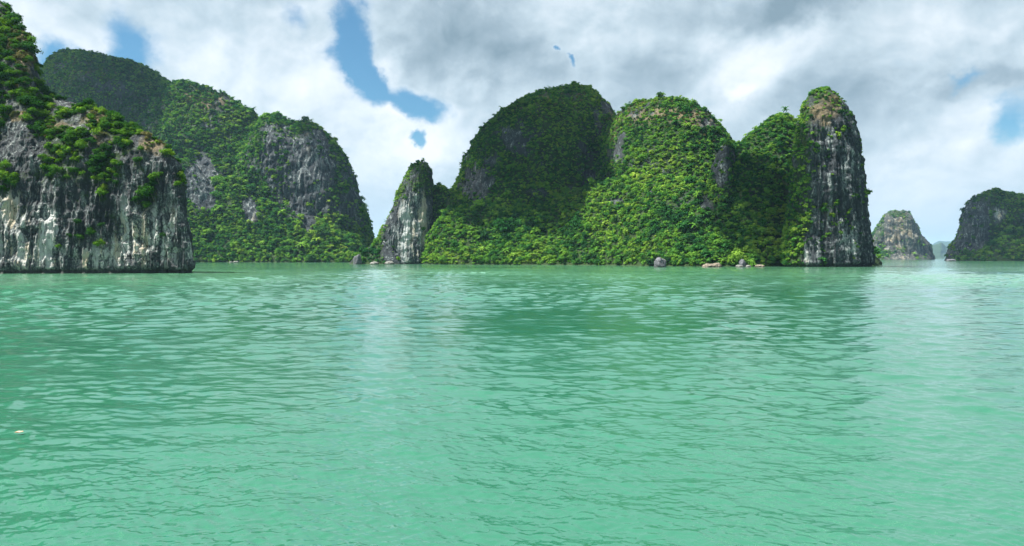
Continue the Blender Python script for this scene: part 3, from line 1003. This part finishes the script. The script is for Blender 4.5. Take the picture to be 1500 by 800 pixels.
plant_individuals()
wt = np.clip((np.maximum(hA['veg'], hA['dry'] * 0.9) - 0.46) / 0.3, 0, 1)
p, nn, f = pick_points(hA, 0.5, 410, wt)
dr = hA['dry'][hA['Q'][f]].mean(1)
isd = rng.random(len(p)) < np.clip(dr * 1.1, 0, .85)
sz = np.exp(rng.normal(0, 0.35, len(p))) * 0.8
p = p + np.stack([0 * sz, -0.1 * sz, -0.25 * sz], 1)
z1 = np.zeros((len(p), 1))
stuff_scatter('undergrowth', p[~isd], z1[~isd], sz[~isd], PC_SHRUB, 'small green undergrowth between the bushes of the near cliff', 'undergrowth', 411)
stuff_scatter('dry_undergrowth', p[isd], z1[isd], sz[isd], PC_TUFT, 'dry brown grass and twigs on the near cliff', 'undergrowth', 412)


# ---- the nearest trees of the middle hill stand one by one along the shore
def shore_trees():
    r = np.random.default_rng(500)
    wt = np.clip((hD['veg'] - 0.4) / 0.2, 0, 1) * (hD['V'][:, 2] < 26) * (hD['V'][:, 1] < 575)
    p, nn, f = pick_points(hD, 0.10, 501, wt)
    px, py = proj(p)
    order = np.argsort(p[:, 1])
    chosen = []
    for i in order:
        if not (900 < px[i] < 1180):
            continue
        if any((p[i][0] - p[j][0]) ** 2 + (p[i][1] - p[j][1]) ** 2 + (p[i][2] - p[j][2]) ** 2 < 9.0 for j in chosen):
            continue
        chosen.append(i)
        if len(chosen) >= 270:
            break
    SPOT = [(900, 955, 'left of the grey shore boulder'), (955, 1030, 'between the grey boulder and the beige slab'), (1030, 1075, 'behind the beige shore slab'), (1075, 1125, 'behind the cluster of shore stones'),
            (1125, 1200, 'next to the foot of the grey tower')]
    for i in chosen:
        k = float(np.exp(r.normal(0, 0.36))) * 0.78
        o = link('tree', TREE_ME[int(r.integers(0, 5))])
        o.location = p[i] + np.array([0, 0, -0.5])
        o.rotation_euler = (r.normal(0, .1), r.normal(0, .1), r.uniform(0, 6.28))
        o.scale = (k, k, k * r.uniform(.8, 1.15))
        s = next((t for a, b, t in SPOT if a <= px[i] < b), SPOT[-1][2])
        lv = 'at the water edge' if p[i][2] < 6 else ('a little above the water' if p[i][2] < 15 else 'higher on the slope')
        lab = 'bushy tree %s, %s' % (lv, s)
        tag(o, lab, 'tree', lab)
    for (bx, by, Y, k, lab) in [(1282, 373, 588, 1.5, 'taller bright green tree on the islet behind the tower foot'), (1288, 379, 584, 1.0, 'low bright green tree at the outer end of the islet'),
                                (1276, 379, 580, 1.2, 'bright green tree on the islet hard against the tower')]:
        o = link('tree', TREE_ME[int(r.integers(0, 5))])
        o.location = ((bx - CX) / F * Y, Y, EYE + (HY - by) / F * Y - 1.2)
        o.scale = (k, k, k)
        tag(o, lab, 'tree')


shore_trees()
print('trees', cnt)


# ------------------------------------------------------------------ boulders along the shore
def boulder_mat(name, dark, light):
    m, T, out = new_mat(name)
    P = T.new('ShaderNodeNewGeometry').outputs['Position']
    b = T.new('ShaderNodeBsdfPrincipled')
    c = T.mix(T.smooth(T.noise(P, 0.9, 6, 0.65), 0.35, 0.65), dark, light)
    sz = T.new('ShaderNodeSeparateXYZ')
    T.put(sz.inputs[0], P)
    c = T.mix(T.smooth(sz.outputs[2], 0.25, 0.7, 0.8, 0.0), c, (0.035, 0.036, 0.03))
    T.put(b.inputs['Base Color'], c)
    b.inputs['Roughness'].default_value = 0.9
    bp = T.new('ShaderNodeBump')
    bp.inputs['Distance'].default_value = 0.4
    T.put(bp.inputs['Height'], T.noise(P, 2.2, 6, 0.65))
    T.l.new(bp.outputs[0], b.inputs['Normal'])
    T.l.new(b.outputs[0], out.inputs[0])
    return m


M_BG = boulder_mat('boulder_grey', (0.022, 0.024, 0.03), (0.11, 0.114, 0.13))
M_BB = boulder_mat('boulder_beige', (0.06, 0.05, 0.037), (0.20, 0.165, 0.125))
M_BW = boulder_mat('boulder_pale', (0.055, 0.058, 0.052), (0.17, 0.175, 0.16))


def boulder(bx, Y, w, h, mat, label, seed, depth=1.0):
    n, m = 40, 24
    th = np.linspace(0, 2 * np.pi, n, endpoint=False)
    ph = np.linspace(-0.5 * np.pi, 0.5 * np.pi, m)
    D = np.stack([np.cos(ph)[None] * np.cos(th)[:, None], np.cos(ph)[None] * np.sin(th)[:, None], np.repeat(np.sin(ph)[None], n, 0)], -1).reshape(-1, 3)
    rr = 1 + 0.34 * fbm(D * 1.3 + seed, seed, 3) + 0.16 * fbm(D * 2.6 + seed, seed + 5, 4, 0.6, ridged=True)
    V = D * rr[:, None] * np.array([w / 2, w / 2 * depth, h * 0.8])
    V[:, 2] = V[:, 2] + h * 0.2
    idx = np.arange(n * m).reshape(n, m)
    j = np.roll(idx, -1, 0)
    Q = np.stack([idx[:, :-1], j[:, :-1], j[:, 1:], idx[:, 1:]], -1).reshape(-1, 4)
    o = link('boulder', mesh_from('boulder', V, Q, smooth=True), mat)
    o.location = ((bx - CX) / F * Y, Y, 0)
    tag(o, label, 'rock')
    return o


boulder(967, 470, 7.2, 6.0, M_BG, 'big upright grey boulder standing in the water before the forest', 3)
boulder(1038, 478, 7.5, 2.2, M_BB, 'wide flat beige boulder at the waterline, left one of the pair', 5)
boulder(1050, 480, 6.4, 2.6, M_BB, 'rounded beige boulder at the waterline, right one of the pair', 8)
boulder(1083, 476, 4.6, 1.4, M_BW, 'low pale stone in front of the dark one at the shore', 9)
boulder(1088, 484, 4.4, 4.6, M_BG, 'dark grey upright stone behind the low pale ones', 12)
boulder(1096, 477, 3.2, 1.4, M_BW, 'small pale stone right of the dark upright stone', 15)
boulder(1113, 482, 6.0, 1.7, M_BB, 'low brownish rock at the shore near the tower', 18)
boulder(549, 690, 7.5, 2.4, M_BW, 'pale rock lying at the water left of the white pillar', 21)
boulder(571, 692, 8.5, 3.0, M_BW, 'larger pale rock at the foot of the white pillar', 24)
boulder(524, 700, 7.5, 9.5, M_BG, 'dark upright rock at the water between the long hill and the pillar', 27)
boulder(345, 962, 7.0, 1.8, M_BW, 'pale low rock at the foot of the long hill', 30)
boulder(338, 964, 4.0, 1.4, M_BW, 'tiny pale stone beside the low rock of the long hill', 33)
boulder(1393, 1395, 16, 4.0, M_BG, 'dark flat rock in the water at the left tip of the far right island', 36)


# ------------------------------------------------------------------ floating scrap
def floating_scrap():
    Y = EYE * F / (637 - HY)
    nu, nv = 15, 9
    u, v = np.meshgrid(np.linspace(-1, 1, nu), np.linspace(-1, 1, nv), indexing='ij')
    wd = np.sqrt(np.clip(1 - np.abs(u) ** 2.2, 0, 1)) * 0.9 + 0.08
    V = np.stack([u * 0.13, v * wd * 0.055, 0.012 + 0.035 * (v * wd) ** 2 + 0.02 * u * u + 0.006 * np.sin(5 * u + 3 * v)], -1).reshape(-1, 3)
    idx = np.arange(nu * nv).reshape(nu, nv)
    Q = np.stack([idx[:-1, :-1], idx[1:, :-1], idx[1:, 1:], idx[:-1, 1:]], -1).reshape(-1, 4)
    m, T, out = new_mat('scrap')
    P = T.new('ShaderNodeTexCoord').outputs['Object']
    b = T.new('ShaderNodeBsdfPrincipled')
    T.put(b.inputs['Base Color'], T.mix(T.smooth(T.noise(P, 14, 3), 0.42, 0.58), (0.28, 0.09, 0.02), (0.42, 0.28, 0.15)))
    b.inputs['Roughness'].default_value = 0.5
    T.l.new(b.outputs[0], out.inputs[0])
    o = link('floating_leaf', mesh_from('floating_leaf', V, Q, smooth=True), m)
    sm = o.modifiers.new('thickness', 'SOLIDIFY')
    sm.thickness = 0.006
    o.location = ((28 - CX) / F * Y, Y, 0.07)
    o.rotation_euler = (0.12, -0.05, 0.2)
    tag(o, 'small curled orange and cream dead leaf floating on the open green water', 'leaf')


floating_scrap()


# ------------------------------------------------------------------ water: real ripples near the boat, flat farther out
def build_water():
    a_in = np.linspace(R(-47), R(47), 1250)
    a_out = np.linspace(R(47), R(313), 70)[1:-1]
    az = np.concatenate([a_in, a_out])
    r_in = [5.0]
    while r_in[-1] < 560:
        q = r_in[-1]
        r_in.append(q + min(max(0.03, q * q / 8772), 0.0046 * q))
    r_in = np.array(r_in)
    r_out = r_in[-1] * (26500 / r_in[-1]) ** np.linspace(0, 1, 50)[1:]
    rad = np.concatenate([[0.5], r_in, r_out])
    A, Rr = np.meshgrid(az, rad, indexing='ij')
    X, Y = Rr * np.sin(A), Rr * np.cos(A)
    cell = np.maximum(np.gradient(rad)[None, :], Rr * R(94) / 1250)
    cell = np.where((np.abs(A) < R(48)), cell, 1e3)
    Z = np.zeros_like(X)
    r = np.random.default_rng(90)
    # slow changes of strength across the bay, so that calm and ruffled patches alternate
    g = fbm(np.stack([X / 26, Y / 40, 0 * X], -1).reshape(-1, 3), 7, 3).reshape(X.shape)
    g2 = fbm(np.stack([X / 9, Y / 7, 0 * X + 5], -1).reshape(-1, 3), 8, 3).reshape(X.shape)
    env = np.clip(1.0 + 1.0 * g + 0.4 * g2, 0.2, 2.4)
    # a ruffled stretch off the near cliff, and another below the tower
    env = env * (1 + 1.5 * np.exp(-(((X + 16) / 14) ** 2 + ((Y - 34) / 24) ** 2)) + 0.9 * np.exp(-(((X - 20) / 14) ** 2 + ((Y - 55) / 40) ** 2)))
    for k in range(110):
        lam = 0.22 * (4.5 / 0.22) ** (r.random() ** 1.15)
        th = r.normal(R(-14), R(30))          # running towards the boat, a little from the right
        if r.random() < 0.15:
            th = r.uniform(-1.4, 1.4)
        kx, ky = math.sin(th) * 2 * np.pi / lam, -math.cos(th) * 2 * np.pi / lam
        amp = 0.0019 * lam ** 0.80 * r.uniform(0.5, 1.3)
        fade = np.clip((lam / cell - 2.2) / 2.0, 0, 1)
        ph = kx * X + ky * Y + r.uniform(0, 6.28) + 0.9 * g2 + 1.4 * g
        w = np.sin(ph)
        Z += amp * (w - 0.30 * np.cos(2 * ph)) * fade * env
    # choppier open water farther out in the bay
    g3 = fbm(np.stack([X / 60, Y / 110, 0 * X + 9], -1).reshape(-1, 3), 17, 3).reshape(X.shape)
    open_ = np.clip((Rr - 35) / 75, 0, 1) * np.clip(1.0 + 1.1 * g3, 0.35, 1.9)
    for k in range(46):
        lam = 1.3 * (6.5 / 1.3) ** r.random()
        th = r.normal(R(8), R(34))
        kx, ky = math.sin(th) * 2 * np.pi / lam, -math.cos(th) * 2 * np.pi / lam
        fade = np.clip((lam / cell - 2.2) / 1.6, 0, 1)
        ph = kx * X + ky * Y + r.uniform(0, 6.28) + 1.1 * g2 + 1.5 * g
        Z += 0.031 * lam / 6.28 * (np.sin(ph) - 0.2 * np.cos(2 * ph)) * fade * open_
    V = np.stack([X, Y, Z], -1).reshape(-1, 3)
    n, m = X.shape
    idx = np.arange(n * m).reshape(n, m)
    j = np.roll(idx, -1, 0)
    Q = np.stack([idx[:, :-1], idx[:, 1:], j[:, 1:], j[:, :-1]], -1).reshape(-1, 4)
    me = bpy.data.meshes.new('water')
    me = mesh_from('water', V, Q, smooth=True)
    mat, T, out = new_mat('sea_water')
    P = T.new('ShaderNodeNewGeometry').outputs['Position']
    b = T.new('ShaderNodeBsdfPrincipled')
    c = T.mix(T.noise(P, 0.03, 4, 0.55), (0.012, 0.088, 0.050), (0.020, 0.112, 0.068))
    sheen_mix = T.m('MULTIPLY', T.smooth(T.vm('LENGTH', P), 60, 330), T.smooth(T.noise(P, 0.012, 3), 0.22, 0.55))
    c = T.mix(T.m('MULTIPLY', sheen_mix, 0.8), c, (0.080, 0.220, 0.122))  # water colour paled with distance, standing in for brighter sky reflection
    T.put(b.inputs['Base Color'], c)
    b.inputs['Roughness'].default_value = 0.06
    b.inputs['IOR'].default_value = 1.75
    bp = T.new('ShaderNodeBump')
    ds = T.vm('LENGTH', P)
    gust = T.smooth(T.noise(T.vm('MULTIPLY', P, (0.010, 0.035, 1.0)), 1.0, 4, 0.55), 0.36, 0.64, 0.35, 1.35)
    T.put(bp.inputs['Strength'], T.m('MULTIPLY', T.smooth(ds, 60, 300, 0.36, 1.0), gust, clamp=True))
    bp.inputs['Distance'].default_value = 0.12
    p2 = T.vm('MULTIPLY', P, (0.55, 1.0, 1.0))
    h = T.m('ADD', T.m('MULTIPLY', T.noise(p2, 4.5, 5, 0.62, 0.5), 0.35), T.m('ADD', T.m('MULTIPLY', T.noise(p2, 1.3, 4, 0.55, 0.4), 0.8), T.m('MULTIPLY', T.noise(p2, 0.33, 3, 0.5, 0.3), 1.6)))
    T.put(bp.inputs['Height'], h)
    T.l.new(bp.outputs[0], b.inputs['Normal'])
    T.l.new(b.outputs[0], out.inputs[0])
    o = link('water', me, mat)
    tag(o, 'calm emerald green sea with small ripples filling the bay', 'water', kind='structure')


build_water()


# ------------------------------------------------------------------ cumulus overhead, whose shade lies on parts of the hills
def build_clouds():
    m, T, out = new_mat('cloud_white')
    d = T.new('ShaderNodeBsdfDiffuse')
    d.inputs[0].default_value = (0.9, 0.9, 0.9, 1)
    tr = T.new('ShaderNodeBsdfTransparent')
    mx = T.new('ShaderNodeMixShader')
    T.put(mx.inputs[0], T.smooth(T.noise(T.new('ShaderNodeNewGeometry').outputs['Position'], 0.012, 5, 0.6), 0.30, 0.55, 0.22, 0.62))
    T.l.new(tr.outputs[0], mx.inputs[1])
    T.l.new(d.outputs[0], mx.inputs[2])
    T.l.new(mx.outputs[0], out.inputs[0])
    n, k = 72, 36
    th = np.linspace(0, 2 * np.pi, n, endpoint=False)
    ph = np.linspace(-0.5 * np.pi, 0.5 * np.pi, k)
    D = np.stack([np.cos(ph)[None] * np.cos(th)[:, None], np.cos(ph)[None] * np.sin(th)[:, None], np.repeat(np.sin(ph)[None], n, 0)], -1).reshape(-1, 3)
    idx = np.arange(n * k).reshape(n, k)
    j = np.roll(idx, -1, 0)
    Q0 = np.stack([idx[:, :-1], j[:, :-1], j[:, 1:], idx[:, 1:]], -1).reshape(-1, 4)

    def cloud(cx, cy, cz, z, puffs, seed, label):
        # placed up the sun's ray from the ground it shades
        t = (z - cz) / SUNV[2]
        Vs, Qs = [], []
        for q, (dx, dy, rx, ry, rz) in enumerate(puffs):
            rr = 1 + 0.34 * fbm(D * 1.7 + seed + q, seed + q, 4, .6)
            V = D * rr[:, None] * np.array([rx, ry, rz])
            V[:, 2] = np.maximum(V[:, 2], -rz * 0.35) + q * 2.0
            Vs.append(V + np.array([dx, dy, 0]))
            Qs.append(Q0 + q * len(D))
        o = link('cloud', mesh_from('cloud', np.concatenate(Vs), np.concatenate(Qs), smooth=True), m)
        o.location = (cx + SUNV[0] * t, cy + SUNV[1] * t, z)
        tag(o, label, 'cloud', kind='stuff')

    cloud(30, 790, 130, 900, [(0, 0, 88, 130, 45), (-75, -30, 75, 95, 35), (-20, -90, 60, 60, 30)], 3, 'white cumulus high above the double domed hill')
    cloud(-730, 1250, 300, 1050, [(0, 0, 130, 150, 60), (-120, 0, 110, 120, 50), (95, -40, 70, 90, 40)], 9, 'white cumulus high above the dark summit of the long hill')
    cloud(950, 1510, 80, 900, [(0, 0, 120, 130, 40), (110, 40, 120, 120, 40)], 27, 'white cumulus high above the far right island')
    cloud(172, 545, 60, 760, [(0, 0, 36, 50, 20), (24, -10, 26, 46, 18)], 21, 'little white cumulus high above the saddle beside the grey tower')
    cloud(-240, 1085, 150, 1000, [(0, 0, 45, 110, 40), (30, -40, 40, 70, 30)], 15, 'small white cumulus high above the steep end of the long hill')


build_clouds()


# ------------------------------------------------------------------ haze: the air of the bay
def build_haze():
    x0, x1, y0, y1, z0, z1 = -28000, 28000, -28000, 28000, -8.0, 660.0
    V = np.array([(x, y, z) for z in (z0, z1) for y in (y0, y1) for x in (x0, x1)], float)
    Q = np.array([(0, 2, 3, 1), (4, 5, 7, 6), (0, 1, 5, 4), (2, 6, 7, 3), (0, 4, 6, 2), (1, 3, 7, 5)])
    m, T, out = new_mat('haze')
    v = T.new('ShaderNodeVolumePrincipled')
    v.inputs['Color'].default_value = (0.42, 0.70, 1.0, 1)
    v.inputs['Density'].default_value = 3.0e-5
    v.inputs['Anisotropy'].default_value = 0.2
    T.l.new(v.outputs[0], out.inputs['Volume'])
    o = link('haze', mesh_from('haze', V, Q), m)
    tag(o, 'thin pale haze that turns the farthest hills blue', 'haze', kind='stuff')


build_haze()
